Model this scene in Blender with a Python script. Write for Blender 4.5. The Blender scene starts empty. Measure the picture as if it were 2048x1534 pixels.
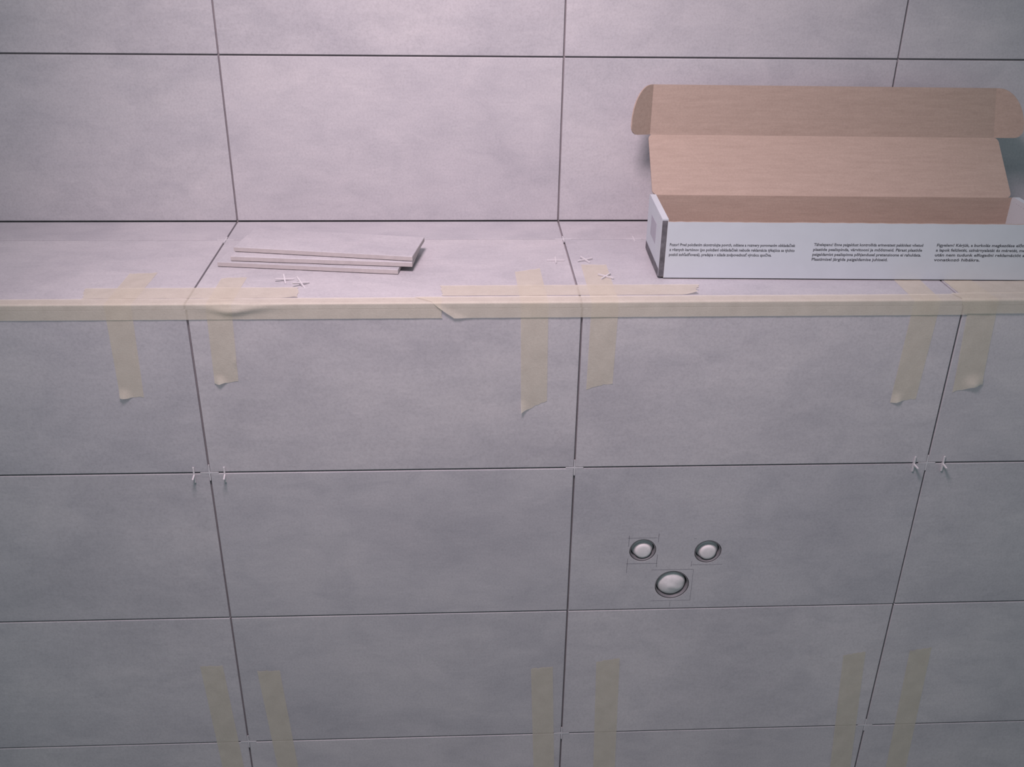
import bpy, bmesh, math, random
from mathutils import Vector, Matrix

random.seed(7)
scene = bpy.context.scene
COL = scene.collection

# ------------------------------------------------------------------ camera
cam_d = bpy.data.cameras.new('camera')
cam_d.sensor_width = 36.0
cam_d.lens = 1990.76 / 2048 * 36.0
cam_d.clip_start = 0.02
cam = bpy.data.objects.new('camera', cam_d)
cam.location = (-0.1836, -1.4157, 0.5786)
cam.rotation_euler = (1.1022, -0.0136, -0.0482)
COL.objects.link(cam)
scene.camera = cam

# ------------------------------------------------------------------ light
world = bpy.data.worlds.new('world')
scene.world = world
world.use_nodes = True
bg = world.node_tree.nodes['Background']
bg.inputs[0].default_value = (0.76, 1.00, 1.05, 1)
bg.inputs[1].default_value = 0.26




def downlight(name, loc, target, energy, color, angle, radius):
    """round recessed ceiling lamp with a soft-edged pool of light"""
    d = bpy.data.lights.new(name, 'SPOT')
    d.energy, d.color = energy, color
    d.spot_size, d.spot_blend = math.radians(angle), 1.0
    d.shadow_soft_size = radius
    o = bpy.data.objects.new(name, d)
    o.location = loc
    o.rotation_euler = (Vector(target) - Vector(loc)).to_track_quat('-Z', 'Y').to_euler()
    COL.objects.link(o)
    return o


downlight('ceiling_downlight', (-0.36, -0.74, 1.38), (-0.14, 0.08, 0.04), 132.0, (1.0, 0.80, 0.875), 86, 0.22)

scene.view_settings.view_transform = 'Standard'
scene.view_settings.look = 'None'
scene.view_settings.gamma = 1.0
scene.view_settings.use_curve_mapping = False
scene.view_settings.exposure = 0.0

# ------------------------------------------------------------------ materials


def new_mat(name, rough=0.6, spec=0.3):
    m = bpy.data.materials.new(name)
    m.use_nodes = True
    nt = m.node_tree
    b = nt.nodes['Principled BSDF']
    b.inputs['Roughness'].default_value = rough
    b.inputs['Specular IOR Level'].default_value = spec
    return m, nt, b


def node(nt, t, **kw):
    n = nt.nodes.new(t)
    for k, v in kw.items():
        setattr(n, k, v)
    return n


def ramp(nt, fac, stops):
    r = node(nt, 'ShaderNodeValToRGB')
    els = r.color_ramp.elements
    while len(els) < len(stops):
        els.new(0.5)
    for e, (p, c) in zip(els, stops):
        e.position = p
        e.color = (*c, 1)
    nt.links.new(fac, r.inputs[0])
    return r.outputs[0]


def mixc(nt, blend, fac, a, b):
    m = node(nt, 'ShaderNodeMix', data_type='RGBA', blend_type=blend)
    for sock, v in ((m.inputs[0], fac), (m.inputs[6], a), (m.inputs[7], b)):
        if isinstance(v, (int, float)):
            sock.default_value = v
        elif isinstance(v, tuple):
            sock.default_value = (*v, 1)
        else:
            nt.links.new(v, sock)
    return m.outputs[2]


def noise(nt, vec, scale, detail=5, rough=0.55, dist=0.0):
    n = node(nt, 'ShaderNodeTexNoise')
    n.inputs['Scale'].default_value = scale
    n.inputs['Detail'].default_value = detail
    n.inputs['Roughness'].default_value = rough
    n.inputs['Distortion'].default_value = dist
    nt.links.new(vec, n.inputs['Vector'])
    return n.outputs[0]


def tile_vec(nt, stretch=(1, 1, 1)):
    tc = node(nt, 'ShaderNodeTexCoord')
    oi = node(nt, 'ShaderNodeObjectInfo')
    mul = node(nt, 'ShaderNodeMath', operation='MULTIPLY')
    mul.inputs[1].default_value = 57.0
    nt.links.new(oi.outputs['Random'], mul.inputs[0])
    cmb = node(nt, 'ShaderNodeCombineXYZ')
    for i in range(3):
        nt.links.new(mul.outputs[0], cmb.inputs[i])
    mp = node(nt, 'ShaderNodeMapping')
    mp.inputs['Scale'].default_value = stretch
    nt.links.new(tc.outputs['Object'], mp.inputs[0])
    add = node(nt, 'ShaderNodeVectorMath', operation='ADD')
    nt.links.new(mp.outputs[0], add.inputs[0])
    nt.links.new(cmb.outputs[0], add.inputs[1])
    return add.outputs[0], oi.outputs['Random']


def make_tile_mat():
    m, nt, b = new_mat('cement_look_tile', 0.52, 0.35)
    v, rnd = tile_vec(nt, (1, 1.6, 1.6))
    big = noise(nt, v, 3.2, 3, 0.5, 0.4)
    mid = noise(nt, v, 11, 5, 0.6, 0.6)
    v2, _ = tile_vec(nt, (1, 5, 5))
    streak = noise(nt, v2, 26, 5, 0.65)
    v3, _ = tile_vec(nt)
    speck = noise(nt, v3, 260, 3, 0.7)
    c = ramp(nt, big, [(0.28, (0.465, 0.450, 0.478)), (0.52, (0.515, 0.498, 0.523)), (0.75, (0.560, 0.538, 0.556))])
    c = mixc(nt, 'MULTIPLY', 1.0, c, ramp(nt, mid, [(0.30, (0.90, 0.905, 0.915)), (0.54, (1, 1, 1)), (0.76, (1.06, 1.05, 1.045))]))
    c = mixc(nt, 'MULTIPLY', 1.0, c, ramp(nt, streak, [(0.28, (0.955, 0.955, 0.96)), (0.6, (1, 1, 1)), (0.78, (1.07, 1.06, 1.055))]))
    c = mixc(nt, 'MULTIPLY', 1.0, c, ramp(nt, speck, [(0.30, (0.90, 0.90, 0.90)), (0.5, (1, 1, 1)), (0.7, (1.06, 1.06, 1.06))]))
    c = mixc(nt, 'MULTIPLY', 1.0, c, ramp(nt, rnd, [(0.0, (0.94, 0.945, 0.955)), (0.5, (0.99, 0.985, 0.985)), (1.0, (1.04, 1.03, 1.03))]))
    nt.links.new(c, b.inputs['Base Color'])
    bp = node(nt, 'ShaderNodeBump')
    bp.inputs['Strength'].default_value = 0.12
    bp.inputs['Distance'].default_value = 0.001
    nt.links.new(speck, bp.inputs['Height'])
    nt.links.new(bp.outputs[0], b.inputs['Normal'])
    return m


def make_plain(name, col, rough=0.7, var=0.08, scale=60, spec=0.25, bump=0.0):
    m, nt, b = new_mat(name, rough, spec)
    v, _ = tile_vec(nt)
    n = noise(nt, v, scale, 4, 0.6)
    lo = tuple(x * (1 - var) for x in col)
    hi = tuple(min(1, x * (1 + var)) for x in col)
    nt.links.new(ramp(nt, n, [(0.3, lo), (0.7, hi)]), b.inputs['Base Color'])
    if bump:
        bp = node(nt, 'ShaderNodeBump')
        bp.inputs['Strength'].default_value = bump
        bp.inputs['Distance'].default_value = 0.001
        nt.links.new(n, bp.inputs['Height'])
        nt.links.new(bp.outputs[0], b.inputs['Normal'])
    return m


def make_tape_mat():
    m, nt, b = new_mat('masking_tape', 0.55, 0.3)
    v, _ = tile_vec(nt, (1, 1, 1))
    n = noise(nt, v, 45, 4, 0.6)
    f = noise(nt, v, 420, 2, 0.6)
    c = ramp(nt, n, [(0.3, (0.680, 0.620, 0.515)), (0.7, (0.750, 0.690, 0.580))])
    c = mixc(nt, 'MULTIPLY', 1.0, c, ramp(nt, f, [(0.3, (0.95, 0.95, 0.95)), (0.7, (1.03, 1.03, 1.03))]))
    nt.links.new(c, b.inputs['Base Color'])
    bp = node(nt, 'ShaderNodeBump')
    bp.inputs['Strength'].default_value = 0.25
    bp.inputs['Distance'].default_value = 0.0008
    nt.links.new(f, bp.inputs['Height'])
    nt.links.new(bp.outputs[0], b.inputs['Normal'])
    tr = node(nt, 'ShaderNodeBsdfTransparent')
    mx = node(nt, 'ShaderNodeMixShader')
    mx.inputs[0].default_value = 0.60          # crepe paper lets the tile show through
    out = nt.nodes['Material Output']
    nt.links.new(tr.outputs[0], mx.inputs[1])
    nt.links.new(b.outputs[0], mx.inputs[2])
    nt.links.new(mx.outputs[0], out.inputs['Surface'])
    return m


def make_kraft():
    m, nt, b = new_mat('kraft_cardboard', 0.85, 0.1)
    tc = node(nt, 'ShaderNodeTexCoord')
    mp = node(nt, 'ShaderNodeMapping')
    mp.inputs['Scale'].default_value = (1, 7, 7)
    nt.links.new(tc.outputs['Object'], mp.inputs[0])
    n = noise(nt, mp.outputs[0], 22, 5, 0.6)
    n2 = noise(nt, tc.outputs['Object'], 300, 3, 0.7)
    c = ramp(nt, n, [(0.3, (0.395, 0.303, 0.255)), (0.7, (0.445, 0.345, 0.292))])
    c = mixc(nt, 'MULTIPLY', 1.0, c, ramp(nt, n2, [(0.3, (0.93, 0.93, 0.93)), (0.7, (1.05, 1.05, 1.05))]))
    nt.links.new(c, b.inputs['Base Color'])
    bp = node(nt, 'ShaderNodeBump')
    bp.inputs['Strength'].default_value = 0.35
    bp.inputs['Distance'].default_value = 0.001
    nt.links.new(n, bp.inputs['Height'])
    nt.links.new(bp.outputs[0], b.inputs['Normal'])
    return m


M = {
    'tile': make_tile_mat(),
    'body': make_plain('tile_body', (0.49, 0.445, 0.44), 0.8, 0.06, 90, 0.15, 0.2),
    'adhesive': make_plain('tile_adhesive', (0.27, 0.245, 0.26), 0.95, 0.12, 40, 0.1),
    'floor': make_plain('screed', (0.36, 0.35, 0.35), 0.9, 0.12, 9, 0.15),
    'tape': make_tape_mat(),
    'kraft': make_kraft(),
    'white': make_plain('white_coated_board', (0.565, 0.60, 0.645), 0.55, 0.02, 30, 0.3),
    'print': make_plain('dark_grey_print', (0.075, 0.078, 0.09), 0.6, 0.1, 200),
    'band': make_plain('grey_printed_band', (0.13, 0.125, 0.14), 0.6, 0.35, 90),
    'label': make_plain('pale_grey_print', (0.42, 0.41, 0.47), 0.6, 0.06, 60),
    'plastic': make_plain('white_plastic', (0.62, 0.595, 0.615), 0.4, 0.02, 60, 0.4),
    'clear': make_plain('milky_plastic', (0.60, 0.585, 0.61), 0.45, 0.03, 60, 0.4),
    'pipe': make_plain('grey_pipe_end', (0.20, 0.19, 0.205), 0.6, 0.08, 50, 0.4),
    'cap': make_plain('white_plug_cap', (0.70, 0.68, 0.70), 0.5, 0.06, 40, 0.3),
    'foam': make_plain('white_filler', (0.76, 0.72, 0.73), 0.7, 0.08, 70, 0.2, 0.5),
    'pencil': make_plain('pencil_graphite', (0.19, 0.18, 0.21), 0.6, 0.3, 300),
}

# ------------------------------------------------------------------ helpers


def link(name, me, parent=None, loc=(0, 0, 0)):
    o = bpy.data.objects.new(name, me)
    COL.objects.link(o)
    o.location = loc
    if parent is not None:
        o.parent = parent
    return o


def tag(o, label, cat, group=None):
    o['label'] = label
    o['category'] = cat
    if group:
        o['group'] = group
    return o


def mesh(name, verts, faces, mats, smooth=False, fm=None):
    me = bpy.data.meshes.new(name)
    me.from_pydata([tuple(v) for v in verts], [], faces)
    for m in mats:
        me.materials.append(m)
    for i, p in enumerate(me.polygons):
        p.use_smooth = smooth
        if fm:
            p.material_index = fm[i]
    me.update()
    return me


def bm_to_mesh(bm, name, mats, smooth=False):
    bmesh.ops.recalc_face_normals(bm, faces=bm.faces)
    me = bpy.data.meshes.new(name)
    bm.to_mesh(me)
    bm.free()
    for m in mats:
        me.materials.append(m)
    for p in me.polygons:
        p.use_smooth = smooth
    return me


def box_bm(sx, sy, sz, bevel=0.0, seg=1):
    bm = bmesh.new()
    bmesh.ops.create_cube(bm, size=1.0)
    bmesh.ops.scale(bm, vec=(sx, sy, sz), verts=bm.verts)
    if bevel:
        bmesh.ops.bevel(bm, geom=list(bm.edges), offset=bevel, segments=seg, affect='EDGES', profile=0.5)
    return bm


_cache = {}


def tile_mesh(sx, sy, sz, mat='tile'):
    k = (round(sx, 5), round(sy, 5), round(sz, 5), mat)
    if k not in _cache:
        _cache[k] = bm_to_mesh(box_bm(sx, sy, sz, 0.0009, 2), 'tile', [M[mat]])
    return _cache[k]


def holed_slab(x0, x1, z0, z1, y0, y1, holes, mats, name, bevel=False):
    """slab facing -Y with round through-holes (cx, cz, r), coordinates relative to its origin"""
    bm = bmesh.new()
    edges = []

    def loop(pts):
        vs = [bm.verts.new(p) for p in pts]
        for a, b in zip(vs, vs[1:] + vs[:1]):
            edges.append(bm.edges.new((a, b)))
    loop([(x0, y0, z0), (x1, y0, z0), (x1, y0, z1), (x0, y0, z1)])
    for cx, cz, r in holes:
        loop([(cx + r * (1 + 0.012 * math.sin(3 * t + cx * 90)) * math.cos(t), y0, cz + r * math.sin(t))
              for t in [2 * math.pi * i / 40 for i in range(40)]])
    bmesh.ops.triangle_fill(bm, use_beauty=True, use_dissolve=False, edges=edges)
    ret = bmesh.ops.extrude_face_region(bm, geom=list(bm.faces))
    for v in [g for g in ret['geom'] if isinstance(g, bmesh.types.BMVert)]:
        v.co.y = y1
    return bm_to_mesh(bm, name, mats)


# ------------------------------------------------------------------ the setting
TW, TH, TT, J = 0.600, 0.300, 0.009, 0.003
STEP = TW + J
COLS = range(-3, 3)                 # tile columns; joints at X = k * STEP
D = 0.408                           # depth of the ledge
Z_JOINTS = [-0.2985, -0.6015, -0.9045, -1.2075]
FLOOR_Z = -1.212
XW = 3 * STEP + 0.02
HOLES = [(0.1293, -0.4705, 0.0238), (0.2455, -0.4758, 0.0242), (0.1875, -0.5475, 0.0310)]
SHIFT = 0.0015

wf = link('wall_front', holed_slab(-XW, XW, FLOOR_Z, -0.0115, 0.0050, 0.20, HOLES, [M['adhesive']], 'wall_front'))
wf['kind'] = 'structure'
wf['label'] = 'grey tiled half-height wall below the ledge'
zt = -0.0093
for r, zj in enumerate(Z_JOINTS):
    top = zt
    bot = zj + J / 2
    zt = zj - J / 2
    for k in COLS:
        cx = (k + 0.5) * STEP + SHIFT
        cz = (top + bot) / 2
        if r == 1 and k == 0:
            h = top - bot
            me = holed_slab(-TW / 2, TW / 2, -h / 2, h / 2, -TT / 2, TT / 2,
                            [(a - cx, b - cz, c) for a, b, c in HOLES], [M['tile']], 'tile_with_holes')
            drilled = link('wall_tile', me, wf, (cx, TT / 2, cz))
            drilled['label'] = 'grey tile with three round pipe holes'
        else:
            link('wall_tile', tile_mesh(TW, TT, top - bot), wf,
                 (cx, TT / 2 + random.uniform(0, 0.0004), cz))

wl = link('wall_ledge', bm_to_mesh(box_bm(2 * XW, D - 0.006, 0.03), 'wall_ledge', [M['adhesive']]),
          None, (0, D / 2 + 0.006, -0.0050 - 0.015))
wl['kind'] = 'structure'
wl['label'] = 'tiled ledge on top of the half-height wall'
for k in COLS:
    cx = (k + 0.5) * STEP
    for y0, y1 in ((0.0, 0.300), (0.303, D - 0.002)):
        o = link('ledge_tile', tile_mesh(TW, y1 - y0, TT), wl)
        o.location = Vector((cx, (y0 + y1) / 2, -TT / 2)) - wl.location

wb = link('wall_back', bm_to_mesh(box_bm(2 * XW, 0.08, 1.60), 'wall_back', [M['adhesive']]),
          None, (0, D + 0.0050 + 0.040, 0.76))
wb['kind'] = 'structure'
wb['label'] = 'grey tiled wall rising behind the ledge'
for k in COLS:
    cx = (k + 0.5) * STEP
    zz = 0.0018
    for r in range(5):
        z1 = 0.2985 + r * (TH + J)
        o = link('wall_tile', tile_mesh(TW, TT, z1 - zz), wb)
        o.location = Vector((cx, D + TT / 2 + random.uniform(0, 0.0004), (z1 + zz) / 2)) - wb.location
        zz = z1 + J

fl = link('floor', bm_to_mesh(box_bm(2 * XW, 2.6, 0.05), 'floor', [M['floor']]), None, (0, -1.3 + 0.20, FLOOR_Z - 0.025))
fl['kind'] = 'structure'

# pencil marks round the holes, on the drilled tile


def pencil(lines):
    vs, fs = [], []
    ox, oz = drilled.location.x, drilled.location.z
    y0, y1 = -TT / 2 - 0.00012, -TT / 2 + 0.0002
    for (xa, za, xb, zb, w) in lines:
        d = Vector((xb - xa, 0, zb - za)).normalized()
        n = Vector((-d.z, 0, d.x)) * w / 2
        b = len(vs)
        for y in (y0, y1):
            for (x, z, s) in ((xa, za, 1), (xb, zb, 1), (xb, zb, -1), (xa, za, -1)):
                vs.append((x - ox + n.x * s, y, z - oz + n.z * s))
        fs += [(b, b + 1, b + 2, b + 3), (b + 7, b + 6, b + 5, b + 4)]
        fs += [(b + i, b + 4 + i, b + 4 + (i + 1) % 4, b + (i + 1) % 4) for i in range(4)]
    o = link('pencil_mark', mesh('pencil_mark', vs, fs, [M['pencil']]), drilled)
    return o


W1 = 0.0007
pencil([(0.1015, -0.4440, 0.1535, -0.4440, W1), (0.1035, -0.4385, 0.1035, -0.4620, W1), (0.1035, -0.488, 0.1035, -0.519, W1),
        (0.1555, -0.4350, 0.1555, -0.4540, W1), (0.1560, -0.480, 0.1560, -0.507, W1), (0.1015, -0.4990, 0.1570, -0.4990, W1)])
pencil([(0.2180, -0.4470, 0.2230, -0.4470, 0.0005), (0.2180, -0.5040, 0.2740, -0.5040, 0.0005), (0.2185, -0.4960, 0.2185, -0.508, 0.0005)])
pencil([(0.1480, -0.5135, 0.2225, -0.5135, W1), (0.2235, -0.5135, 0.2235, -0.583, 0.0005), (0.1520, -0.583, 0.2240, -0.583, 0.0005),
        (0.1875, -0.585, 0.1875, -0.597, 0.0005)])

# ------------------------------------------------------------------ pipe ends in the holes


def lathe(profile, n=36, mats=None, name='lathe', wob=0.0):
    """profile of (radius, y) revolved about Y"""
    vs, fs = [], []
    for r, y in profile:
        for i in range(n):
            t = 2 * math.pi * i / n
            vs.append((r * math.cos(t), y, r * math.sin(t)))
    for a in range(len(profile) - 1):
        for i in range(n):
            j = (i + 1) % n
            fs.append((a * n + i, a * n + j, (a + 1) * n + j, (a + 1) * n + i))
    bm = bmesh.new()
    me = mesh(name, vs, fs, [])
    bm.from_mesh(me)
    bmesh.ops.remove_doubles(bm, verts=bm.verts, dist=1e-6)
    bmesh.ops.dissolve_degenerate(bm, edges=bm.edges, dist=1e-6)
    return bm_to_mesh(bm, name, mats, True)


plug_labels = ['white plug in the upper left pipe hole', 'white plug in the upper right pipe hole beside a faint pencil line',
               'large white plug filling the lower drain hole']
for i, (cx, cz, r) in enumerate(HOLES):
    t = link('pipe_plug', None, None, (cx, 0.012, cz))
    t.empty_display_size = 0.02
    tag(t, plug_labels[i], 'pipe plug')
    R = r * 0.985 - 0.0006
    link('sleeve', lathe([(R - 0.0016, -0.0108), (R - 0.0004, -0.0116), (R, -0.0105), (R, 0.030), (R - 0.0020, 0.030), (R - 0.0016, -0.0108)],
                         40, [M['pipe']], 'sleeve'), t)
    q = R - 0.003
    if i < 2:
        link('seat', lathe([(q, 0.000), (q * 0.96, -0.0030), (q * 0.3, -0.0035), (0.0, -0.0035), (0.0, 0.026), (q, 0.026), (q, 0.000)],
                           36, [M['cap']], 'seat'), t)
        c = link('cap', lathe([(0.0, -0.0112), (0.0095, -0.0110), (0.0125, -0.0104), (0.0142, -0.0090), (0.0148, -0.0070), (0.0150, 0.016), (0.0, 0.016)],
                              36, [M['foam']], 'cap'), t, (0.0012, 0, -0.0042))
        link('rim', lathe([(0.0147, -0.0052), (0.0160, -0.0050), (0.0164, -0.0044), (0.0160, -0.0038), (0.0147, -0.0036), (0.0147, -0.0052)],
                          36, [M['cap']], 'rim'), c)
    else:
        bm = bmesh.new()
        bmesh.ops.create_uvsphere(bm, u_segments=36, v_segments=20, radius=1.0)
        rr = random.Random(3)
        for v in bm.verts:
            d = 1 + 0.035 * math.sin(v.co.x * 5 + 1) * math.cos(v.co.z * 6) + rr.uniform(-0.015, 0.015)
            v.co = Vector((v.co.x * q * 0.97, v.co.y * 0.012 * d + 0.0003 * math.sin(v.co.z * 9 + v.co.x * 3), v.co.z * q * 0.95))
        link('cap', bm_to_mesh(bm, 'cap', [M['foam']], True), t, (0.0, -0.0005, -0.0012))

# ------------------------------------------------------------------ masking tape
RC = 0.0016


def curve(s, o):
    """over-the-edge profile: s < 0 lies on the ledge, s > 0 hangs down the wall"""
    if s <= -RC:
        return Vector((0, -s, o)), Vector((0, 0, 1))
    if s >= RC:
        return Vector((0, -o, -s)), Vector((0, -1, 0))
    t = (s + RC) / (2 * RC) * math.pi / 2
    n = Vector((0, -math.sin(t), math.cos(t)))
    return Vector((0, RC, -RC)) + n * (RC + o), n


def tape(label, s0, s1, left, right, o, tear=(0.0, 0.0), lifts=(), slant=(0, 0), nx=9, ds=0.005, along_x=False,
         bump=None, seed=0, xs_step=0.006, end_slope=(0, 0)):
    """left / right: X edge at (s0, s1).  tear: jag at the two short ends.  lifts: (x01, s01, radius, height)."""
    rr = random.Random(seed)
    if along_x:
        nx = max(2, int((right[0] - left[0]) / xs_step))
        svals = sorted(set([s0 + (s1 - s0) * i / 12 for i in range(13)] + ([-RC, -RC * .5, 0.0, RC * .5, RC] if s0 < 0 < s1 else [])))
    else:
        cnt = max(6, int((s1 - s0) / ds))
        svals = [s0 + (s1 - s0) * i / cnt for i in range(cnt + 1)]
        if s0 < 0 < s1:
            svals = sorted(set(svals + [-RC, -RC * .5, 0, RC * .5, RC]))
    ns = len(svals)
    jag0 = [rr.uniform(-1, 1) for _ in range(max(nx + 1, ns))]
    jag1 = [rr.uniform(-1, 1) for _ in range(max(nx + 1, ns))]
    pts, fs = [], []
    for j, s in enumerate(svals):
        b = (s - s0) / (s1 - s0)
        xl = left[0] + (left[1] - left[0]) * b
        xr = right[0] + (right[1] - right[0]) * b
        for i in range(nx + 1):
            a = i / nx
            x = xl + (xr - xl) * a
            ss = s
            if along_x:
                if i == 0:
                    x += tear[0] * jag0[j]
                if i == nx:
                    x += tear[1] * jag1[j]
            else:
                k0 = max(0, 1 - (s - s0) / 0.010)
                k1 = max(0, 1 - (s1 - s) / 0.010)
                ss += k0 * (tear[0] * jag0[i] + end_slope[0] * (a - .5)) + k1 * (tear[1] * jag1[i] + end_slope[1] * (a - .5))
            p, n = curve(ss, o)
            h = 0.0
            for (la, lb, R, H) in lifts:
                lx = left[0] + (right[0] - left[0]) * la
                ls = s0 + (s1 - s0) * lb
                d = math.hypot(x - lx, ss - ls)
                if d < R:
                    h += H * (1 - d / R) ** 1.6
            h += 0.00012 * math.sin(x * 130 + ss * 90 + seed)
            q = p + n * h
            q.x += x
            if bump:
                q += bump(x, ss)
            pts.append(q)
    for j in range(ns - 1):
        for i in range(nx):
            a = j * (nx + 1) + i
            fs.append((a, a + 1, a + nx + 2, a + nx + 1))
    c = Vector((0, 0, 0))
    for q in pts:
        c += q
    c /= len(pts)
    me = mesh('masking_tape', [q - c for q in pts], fs, [M['tape']], True)
    ob = link('masking_tape', me, None, c)
    tag(ob, label, 'tape', 'strips of masking tape')
    return ob


# strips bridging the ledge edge
tape('masking tape strip over the ledge edge, the leftmost of the upper six', -0.134, 0.157,
     (-0.722, -0.7225), (-0.678, -0.686), 0.0004, (0.0012, 0.0012), [(0.12, 1.0, 0.016, 0.007)], seed=1, end_slope=(-0.003, 0.0))
tape('short masking tape strip over the edge just right of the left wall joint', -0.112, 0.132,
     (-0.570, -0.573), (-0.530, -0.536), 0.0004, (0.0012, 0.0012), [(0.15, 1.0, 0.012, 0.007), (1.0, 0.86, 0.012, 0.005)], seed=2, end_slope=(-0.004, -0.003))
tape('longest masking tape strip over the edge, white torn corner curling, beside the middle joint', -0.141, 0.181,
     (-0.0965, -0.0905), (-0.0535, -0.0485), 0.0004, (0.0012, 0.0012), [(0.0, 1.03, 0.024, 0.009)], seed=3, end_slope=(-0.016, -0.020))
tape('masking tape strip over the edge just right of the middle joint', -0.166, 0.145,
     (0.0170, 0.0140), (0.0600, 0.0560), 0.0004, (0.0012, 0.0015), [(1.0, 1.0, 0.010, 0.002)], seed=4, end_slope=(0.0, -0.011))
tape('masking tape strip over the edge under the box, left of the right wall joint', -0.150, 0.177,
     (0.527, 0.518), (0.571, 0.560), 0.0004, (0.0012, 0.0012), [(0.05, 1.0, 0.013, 0.006)], seed=5, end_slope=(0, -0.006))
tape('masking tape strip over the edge right of the right wall joint, corner peeling', -0.130, 0.155,
     (0.605, 0.619), (0.652, 0.666), 0.0004, (0.0012, 0.0012), [(1.0, 0.98, 0.022, 0.008)], seed=6, end_slope=(0, -0.016))
# strips low on the wall
low = [('lower left masking tape strip, left of the left wall joint', -0.712, (-0.669, -0.655), (-0.628, -0.614), 0.0),
       ('faint lower masking tape strip, right of the left wall joint', -0.727, (-0.567, -0.548), (-0.526, -0.509), 0.0),
       ('lower masking tape strip, left of the middle wall joint', -0.735, (-0.062, -0.049), (-0.0210, -0.008), 0.004),
       ('faint lower masking tape strip, right of the middle wall joint', -0.720, (0.060, 0.070), (0.104, 0.113), 0.006),
       ('lower masking tape strip, left of the right wall joint', -0.718, (0.530, 0.554), (0.572, 0.596), 0.007),
       ('lower masking tape strip with a lifted white tip, rightmost of the lower six', -0.711, (0.657, 0.669), (0.698, 0.711), 0.006)]
for i, (lb, z, l, r, sl) in enumerate(low):
    tape(lb, -z, 1.045, l, r, 0.0004, (0.0012, 0.0012), [(0.1, 0.0, 0.010, 0.002)] if i == 5 else [], seed=20 + i, end_slope=(-sl, 0))

# strips lying along the ledge
tape('masking tape strip lying along the ledge across the left joint', -0.0665, -0.0225, (-0.770, -0.762), (-0.442, -0.436), 0.0009,
     (0.002, 0.002), [(1.0, 1.0, 0.02, 0.002)], along_x=True, seed=30)
tape('masking tape strip lying along the ledge across the middle joint, right end curling up', -0.0715, -0.0275, (-0.217, -0.214), (0.197, 0.184), 0.0009,
     (0.002, 0.003), [(1.0, 1.0, 0.035, 0.010)], along_x=True, seed=31)
tape('masking tape strip lying along the ledge under the right end of the box', -0.0800, -0.0260, (0.606, 0.606), (1.05, 1.05), 0.0009,
     (0.0005, 0.002), [], along_x=True, seed=32)


def g(x, c, w):
    return math.exp(-((x - c) / w) ** 2)


def wrinkle(x, s):
    k = g(x, -0.520, 0.045)
    crest = g(s, 0.004 + 0.007 * g(x, -0.535, 0.03), 0.006)
    groove = g(s, -0.003, 0.003) * g(x, -0.515, 0.022)
    return Vector((0, -0.0042 * k * crest + 0.0010 * groove, 0.0015 * k * g(s, -0.004, 0.005) - 0.0016 * groove))


tape('long edge tape wrapped over the ledge front, left length with a wrinkled bulge', -0.0205, 0.0245, (-1.79, -1.79), (-0.215, -0.215), 0.0014,
     (0.001, 0.001), [], along_x=True, seed=40, bump=wrinkle)


def diag(x, s):
    k = max(0, 1 - abs((x - (-0.238 + 0.045 * max(0, s) / 0.0245))) / 0.018)
    return Vector((0, -0.0022 * k * (1 if s > 0.002 else 0), 0))


tape('edge tape wrapped over the ledge front in the middle, starting with a slanted end', -0.0215, 0.0242, (-0.258, -0.196), (0.612, 0.612), 0.0019,
     (0.0005, 0.001), [], along_x=True, seed=41, bump=diag)
tape('edge tape wrapped over the ledge front at the far right', -0.0250, 0.0222, (0.592, 0.606), (1.79, 1.79), 0.0024,
     (0.001, 0.001), [], along_x=True, seed=42)

# ------------------------------------------------------------------ tile spacers


def spacer_mesh(mat):
    a, w, h = 0.0150, 0.00125, 0.0012
    e = 0.0010
    pts = []
    for q in range(4):
        c, s = round(math.cos(q * math.pi / 2)), round(math.sin(q * math.pi / 2))
        for x, y in ((w, -w), (a - 0.001, -e), (a, -e * 0.5), (a, e * 0.5), (a - 0.001, e)):
            pts.append((c * x - s * y, s * x + c * y))
    bm = bmesh.new()
    vs = [bm.verts.new((x, y, -h)) for x, y in pts]
    f = bm.faces.new(vs)
    r = bmesh.ops.extrude_face_region(bm, geom=[f])
    for v in [k for k in r['geom'] if isinstance(k, bmesh.types.BMVert)]:
        v.co.z = h
    return bm_to_mesh(bm, 'tile_spacer', [M[mat]])


SP, SPC = spacer_mesh('plastic'), spacer_mesh('clear')
GS = 'cross-shaped tile spacers'


def spacer(label, loc, rot, me=None):
    o = link('tile_spacer', me or SP, None, loc)
    o.rotation_euler = rot
    tag(o, label, 'tile spacer', GS)


rad = math.radians
spacer('white cross spacer lying flat in front of the stacked tile pieces', (-0.4675, 0.0967, 0.0030), (rad(10), rad(6), rad(15)))
spacer('white cross spacer tilted on the tape end in front of the stacked tile pieces', (-0.4385, 0.0760, 0.0046), (rad(22), rad(12), rad(38)))
spacer('white cross spacer lying left of the middle ledge joint', (-0.0243, 0.1855, 0.0016), (0, 0, rad(-2)))
spacer('white cross spacer lying askew just right of the middle ledge joint', (0.0262, 0.1862, 0.0022), (rad(3), 0, rad(27)))
spacer('white cross spacer lying on the tape strip end nearest the box', (0.0512, 0.1060, 0.0022), (rad(2), 0, rad(-38)))
XR = (rad(90), 0, 0)
spacer('cross spacer set flush in the left wall joint crossing below the ledge', (-STEP + SHIFT, 0.0011, Z_JOINTS[0]), XR, SPC)
spacer('cross spacer set flush in the middle wall joint crossing below the ledge', (SHIFT, 0.0011, Z_JOINTS[0]), XR, SPC)
spacer('cross spacer set flush in the right wall joint crossing below the ledge', (STEP + SHIFT, 0.0011, Z_JOINTS[0]), XR, SPC)
spacer('cross spacer set flush in the left joint crossing near the bottom', (-STEP + SHIFT, 0.0011, Z_JOINTS[2]), XR, SPC)
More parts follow.
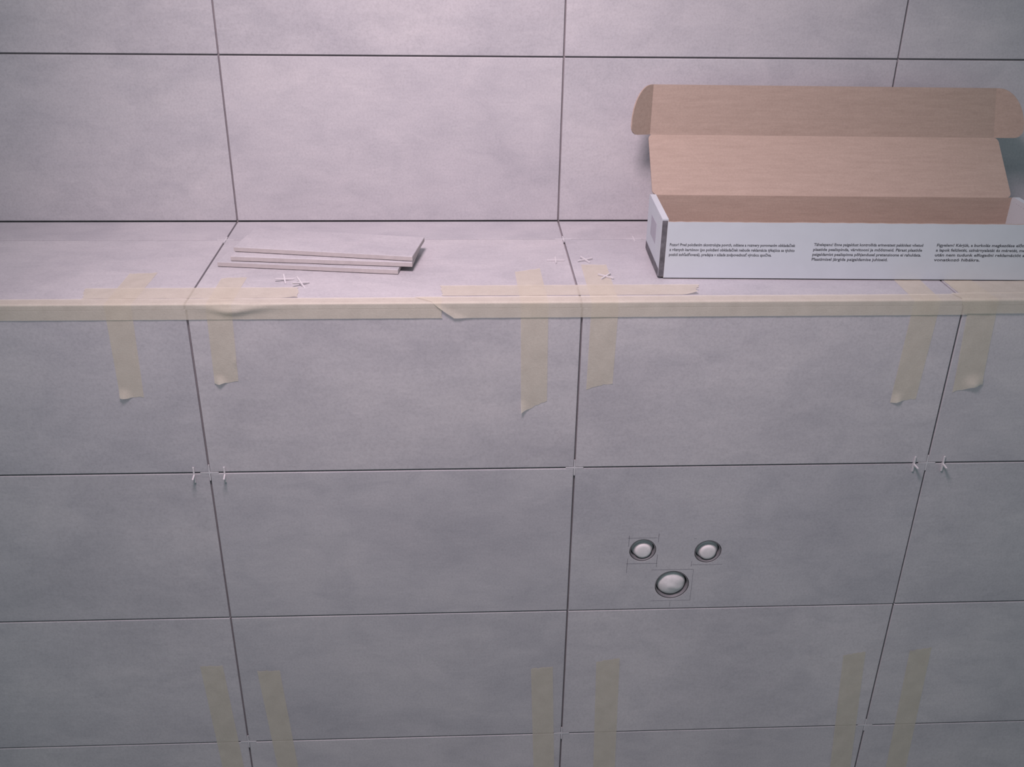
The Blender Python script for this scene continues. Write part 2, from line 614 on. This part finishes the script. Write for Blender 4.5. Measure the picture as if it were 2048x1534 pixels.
spacer('cross spacer set flush in the middle joint crossing near the bottom', (SHIFT, 0.0011, Z_JOINTS[2]), XR, SPC)
spacer('cross spacer set flush in the right joint crossing near the bottom', (STEP + SHIFT, 0.0011, Z_JOINTS[2]), XR, SPC)
spacer('cross spacer in the ledge joint behind the stacked tile pieces', (-STEP, 0.3015, -0.0006), (0, 0, 0), SPC)
spacer('cross spacer in the middle ledge joint', (0.0, 0.3015, -0.0006), (0, 0, 0), SPC)
spacer('cross spacer in the ledge joint at the left end of the box', (0.128, 0.3015, -0.0004), (0, 0, 0), SPC)
# stuck into the horizontal joint on edge, one arm pointing out of the wall
YR = (0, rad(90), 0)
spacer('white spacer sticking out of the wall joint, left of the left crossing', (-0.6262, -0.0013, Z_JOINTS[0] - 0.003), (0, rad(90), rad(4)))
spacer('white spacer sticking out of the wall joint, right of the left crossing', (-0.5765, -0.0013, Z_JOINTS[0] - 0.003), (0, rad(90), rad(6)))
spacer('white spacer sticking out of the wall joint, left of the right crossing', (0.5815, -0.0013, Z_JOINTS[0] - 0.001), (0, rad(90), rad(3)))
spacer('white spacer sticking out of the wall joint, right of the right crossing', (0.6320, -0.0013, Z_JOINTS[0] - 0.001), (0, rad(90), rad(-2)))

# ------------------------------------------------------------------ stacked tile pieces


def offcut(label, x0, y0, z0, ang, L, Dp, T, seed):
    """front-left bottom corner at (x0, y0, z0)"""
    rr = random.Random(seed)
    nx = 40
    vs, fs, fm = [], [], []
    ch = 0.0007
    ring = []
    front = [(L * i / nx, rr.uniform(-0.0003, 0.0003) if 0 < i < nx else 0) for i in range(nx + 1)]
    outline = front + [(L, Dp), (0, Dp)]
    n = len(outline)

    def inset(p, d):
        return (min(max(p[0], d), L - d), min(max(p[1], d), Dp - d))
    for z, d in ((0.0, ch * 1.6), (ch * .9, 0), (T - ch, 0), (T, ch)):
        for p in outline:
            q = p if d == 0 else inset(p, d)
            vs.append((q[0], q[1], z))
    for k in range(3):
        for i in range(n):
            j = (i + 1) % n
            fs.append((k * n + i, k * n + j, (k + 1) * n + j, (k + 1) * n + i))
            fm.append(1 if k < 2 else 0)
    fs.append(tuple(range(3 * n, 4 * n)))
    fm.append(0)
    fs.append(tuple(reversed(range(n))))
    fm.append(1)
    o = link('tile_offcut', mesh('tile_offcut', vs, fs, [M['tile'], M['body']], False, fm), None, (x0, y0, z0))
    o.rotation_euler = (0, 0, ang)
    return tag(o, label, 'tile', 'cut tile pieces stacked on the ledge')


offcut('cut grey tile strip at the bottom of the stack, shifted left', -0.5870, 0.1630, 0.0008, rad(-7.8), 0.302, 0.100, 0.0081, 1)
offcut('cut grey tile strip in the middle of the stack', -0.5650, 0.1650, 0.0097, rad(-6.3), 0.302, 0.100, 0.0081, 2)
offcut('cut grey tile strip on top of the stack', -0.5632, 0.1862, 0.0186, rad(-9.6), 0.303, 0.100, 0.0081, 3)

# ------------------------------------------------------------------ cardboard box
BX = link('cardboard_box', None, None, (0.140, 0.0985, 0.0022))
BX.empty_display_size = 0.1
BX.rotation_euler = (0, 0, rad(-1.8))
tag(BX, 'open white shipping box with brown inside, lid leaning on the tiled wall', 'box')
BL, BD, BH, TK = 0.632, 0.150, 0.0945, 0.003


def panel(name, outline, origin, u, v, thick, outer='white', inner='kraft', parent=BX, edge='kraft'):
    """flat board: 2-D outline in (u, v) from origin; outer face on the u x v side's back, inner face at +thickness"""
    u, v = Vector(u), Vector(v)
    n = u.cross(v).normalized() * thick
    c = Vector(origin)
    k = len(outline)
    vs = [u * a + v * b for a, b in outline] + [u * a + v * b + n for a, b in outline]
    fs = [tuple(reversed(range(k))), tuple(range(k, 2 * k))]
    fm = [0, 1]
    for i in range(k):
        j = (i + 1) % k
        fs.append((i, j, k + j, k + i))
        fm.append(2)
    return link(name, mesh(name, vs, fs, [M[outer], M[inner], M[edge]], False, fm), parent, c)


def rect(w, h, r=0.0, corners=(1, 1, 1, 1), n=5):
    """outline counter-clockwise, corner order: bottom-left, bottom-right, top-right, top-left"""
    pts = []
    for (cx, cy, a0, f) in ((0, 0, 180, corners[0]), (w, 0, 270, corners[1]), (w, h, 0, corners[2]), (0, h, 90, corners[3])):
        if r and f:
            mx = cx + (r if cx == 0 else -r)
            my = cy + (r if cy == 0 else -r)
            for i in range(n + 1):
                t = rad(a0 + 90 * i / n)
                pts.append((mx + r * math.cos(t), my + r * math.sin(t)))
        else:
            pts.append((cx, cy))
    return pts


# u x v must point to the inner side
panel('bottom_panel', rect(BL, BD - TK - 0.0005), (0, TK + 0.0005, 0), (1, 0, 0), (0, 1, 0), TK)
# front: outer face at v = 0, inner side +v : u = z?, use (z, x) order -> z cross x = y
ro = [(b, a) for a, b in rect(BL - 0.012, BH - TK)]
ro = []
nn = 60
rj = random.Random(5)
W = BL - 0.0075
ro = [(0, 0), (0, W)]
top_edge = [(BH + rj.uniform(-0.00045, 0.00025), W * (1 - i / nn)) for i in range(nn + 1)]
ro = [(0.0, 0.0)] + [(h, x) for h, x in reversed(top_edge)] + [(0.0, W)]
ro = list(reversed(ro))
front = panel('front_panel', ro, (0.0045, 0.0, 0.0), (0, 0, 1), (1, 0, 0), TK)
# back: outer at v = BD, inner side towards -v : x cross z = -y
back = panel('back_panel', rect(BL - 0.004, BH - TK + 0.001), (0.002, BD, TK), (1, 0, 0), (0, 0, 1), TK)


def side(x_out, sgn, label):
    # double board: outer white, folded over so that the inside is white as well
    th = 0.010
    dp = BD - 0.004
    if sgn > 0:      # left side, inner side is +x : y cross z = x
        o = panel('side_panel', rect(dp, BH - TK + 0.004, 0.007, (0, 0, 1, 0)), (x_out, 0.0012, TK), (0, 1, 0), (0, 0, 1), th,
                  'white', 'white', BX, 'white')
    else:            # right side, inner side is -x : z cross y = -x
        ol = [(b, a) for a, b in rect(dp, BH - TK + 0.004, 0.007, (0, 0, 1, 0))]
        o = panel('side_panel', list(reversed(ol)), (x_out, 0.0012, TK), (0, 0, 1), (0, 1, 0), th, 'white', 'white', BX, 'white')
    return o


sl = side(-0.0045, 1, '')
sr = side(BL + 0.0035, -1, '')
# the folded edge facing the viewer is dark, with a dark printed foot band and a pale printed square on the left side
HS = BH - TK + 0.004
link('edge_strip', bm_to_mesh(box_bm(0.0082, 0.0012, HS - 0.0015), 'edge_strip', [M['band']]), sl, (0.0045, -0.0003, (HS - 0.0015) / 2 - 0.001))
link('foot_band', bm_to_mesh(box_bm(0.0006, BD - 0.008, 0.013), 'foot_band', [M['band']]), sl, (-0.0002, (BD - 0.006) / 2, 0.0050))
link('printed_square', bm_to_mesh(box_bm(0.0004, 0.055, 0.034), 'printed_square', [M['label']]), sl, (-0.0001, 0.078, 0.054))


def perforation(par, x, y0, y1, z, n):
    vs, fs = [], []
    for i in range(n):
        y = y0 + (y1 - y0) * (i + .5) / n
        b = len(vs)
        for dx in (-0.0007, 0.0007):
            for dy, dz in ((-.0014, -.0004), (.0014, -.0004), (.0014, .0004), (-.0014, .0004)):
                vs.append((x + dx * 0.3, y + dy, z + dz))
        fs += [(b, b + 1, b + 2, b + 3), (b + 7, b + 6, b + 5, b + 4)]
        fs += [(b + k, b + 4 + k, b + 4 + (k + 1) % 4, b + (k + 1) % 4) for k in range(4)]
    link('perforation', mesh('perforation', vs, fs, [M['label']]), par)


perforation(sl, -0.0001, 0.010, 0.136, HS - 0.0045, 14)
perforation(sr, -0.0101, 0.010, 0.130, HS - 0.0075, 14)

# lid, hinged at the back top edge and leaning back
HY, HZ = BD + 0.0016, BH - 0.0015
CY, CZ = 0.2480, 0.1755
lid_v = Vector((0, CY - HY, CZ - HZ))
LL = lid_v.length
lid_v.normalize()
# seen (inner) side faces front/up : x cross v points to -y,+z
lid_out = rect(0.626, LL, 0.010, (1, 1, 1, 1))
lid = panel('lid_panel', lid_out, (0.001, HY, HZ), (1, 0, 0), tuple(lid_v), 0.0025)
TY, TZ = 0.2550, 0.2605
FC = Vector((0, CY, CZ + 0.001))
B0, B1 = 0.0030, 0.6200            # flap ends along the crease
T0, T1 = 0.0040, 0.6085            # flap ends along its free edge
fl_v = Vector((0, TY - CY, TZ - CZ))
FL = fl_v.length
fl_v.normalize()
flap = panel('tuck_flap', [(0, 0), (B1 - B0, 0), (T1 - B0, FL), (T0 - B0, FL)], (B0, CY, CZ + 0.001), (1, 0, 0), tuple(fl_v), 0.0025)


def ear(left):
    wd = 0.048
    pts = [(0, 0.0)]
    # bottom edge outwards, small round corner, long rounded flank up to the fold
    for i in range(6):
        t = rad(270 + 90 * i / 5)
        pts.append((wd - 0.016 + 0.016 * math.cos(t), 0.018 + 0.016 * math.sin(t)))
    for i in range(1, 13):
        t = rad(90 * i / 12)
        pts.append((0.006 + (wd - 0.006) * math.cos(t), 0.022 + (FL - 0.022) * math.sin(t)))
    pts.append((0, FL))
    bend = rad(38 if left else 24)
    fwd = Vector((1, 0, 0)).cross(fl_v).normalized()     # direction the seen face looks
    lean = ((T0 - B0) if left else (T1 - B1)) / FL
    ev = (fl_v + Vector((lean, 0, 0)))
    if left:
        u = Vector((-math.cos(bend), 0, 0)) + fwd * math.sin(bend)
        ol = [(b, a) for a, b in pts]
        return panel('flap_ear', list(reversed(ol)), (B0, CY, CZ + 0.001), tuple(ev), tuple(u), 0.0025)
    u = Vector((math.cos(bend), 0, 0)) + fwd * math.sin(bend)
    return panel('flap_ear', pts, (B1, CY, CZ + 0.001), tuple(u), tuple(ev), 0.0025)


ear(True)
ear(False)

# printing on the front
BLOCKS = [
    (0.0060, 0.2030, ['Pozor! Pred položením skontrolujte povrch, odtiene a rozmery porovnaním obkladačiek',
                      'z rôznych kartónov (po položení obkladačiek nebude reklamácia týkajúca sa týchto',
                      'pozícií zohľadňovaná), predajca v súlade zodpovednosť výrobcu spočíva.'], 0.82, 0.0565),
    (0.2390, 0.1775, ['Tähelepanu! Enne paigaldust kontrollida erinevatest pakkidest võetud',
                      'plaatide pealispinda, värvitooni ja mõõtmeid. Pärast plaatide',
                      'paigaldamist pealispinna põhjendusel pretensioone ei rahuldata.',
                      'Plaatimisel järgida paigaldamise juhiseid.'], 0.70, 0.0585),
    (0.4390, 0.1800, ['Figyelem! Kérjük, a burkolás megkezdése előtt ellenőrizze',
                      'a lapok felületét, színárnyalatát és méretét, mert beépítés',
                      'után nem tudunk elfogadni reklamációt a felületre',
                      'vonatkozó hibákra.'], 0.42, 0.0590),
]


def text_mesh(s, bold=0.02):
    cu = bpy.data.curves.new('text', 'FONT')
    cu.body = s
    cu.size = 1.0
    cu.offset = bold
    cu.resolution_u = 2
    cu.extrude = 0.0
    o = bpy.data.objects.new('text_tmp', cu)
    COL.objects.link(o)
    dg = bpy.context.evaluated_depsgraph_get()
    me = bpy.data.meshes.new_from_object(o.evaluated_get(dg))
    bpy.data.objects.remove(o)
    bpy.data.curves.remove(cu)
    return me


SPC_L = 0.0083
for (x0, w, lines, lastw, zc) in BLOCKS:
    bm = bmesh.new()
    for k, s in enumerate(lines):
        me = text_mesh(s)
        xs = [v.co.x for v in me.vertices]
        a, b = min(xs), max(xs)
        tw = w * (lastw if k == len(lines) - 1 else 1.0)
        sx = tw / (b - a)
        sz = 0.0068
        me.transform(Matrix(((sx, 0, 0, x0 - a * sx), (0, 0, 0, -0.00015), (0, sz, 0, zc - k * SPC_L - 0.0023), (0, 0, 0, 1))))
        bm.from_mesh(me)
        bpy.data.meshes.remove(me)
    # give the ink a hair of depth and make it face outwards
    tm = bpy.data.meshes.new('printed_text')
    bm.to_mesh(tm)
    bm.free()
    tm.materials.append(M['print'])
    for p in tm.polygons:
        p.material_index = 0
    link('printed_text', tm, front, (0, 0, 0))
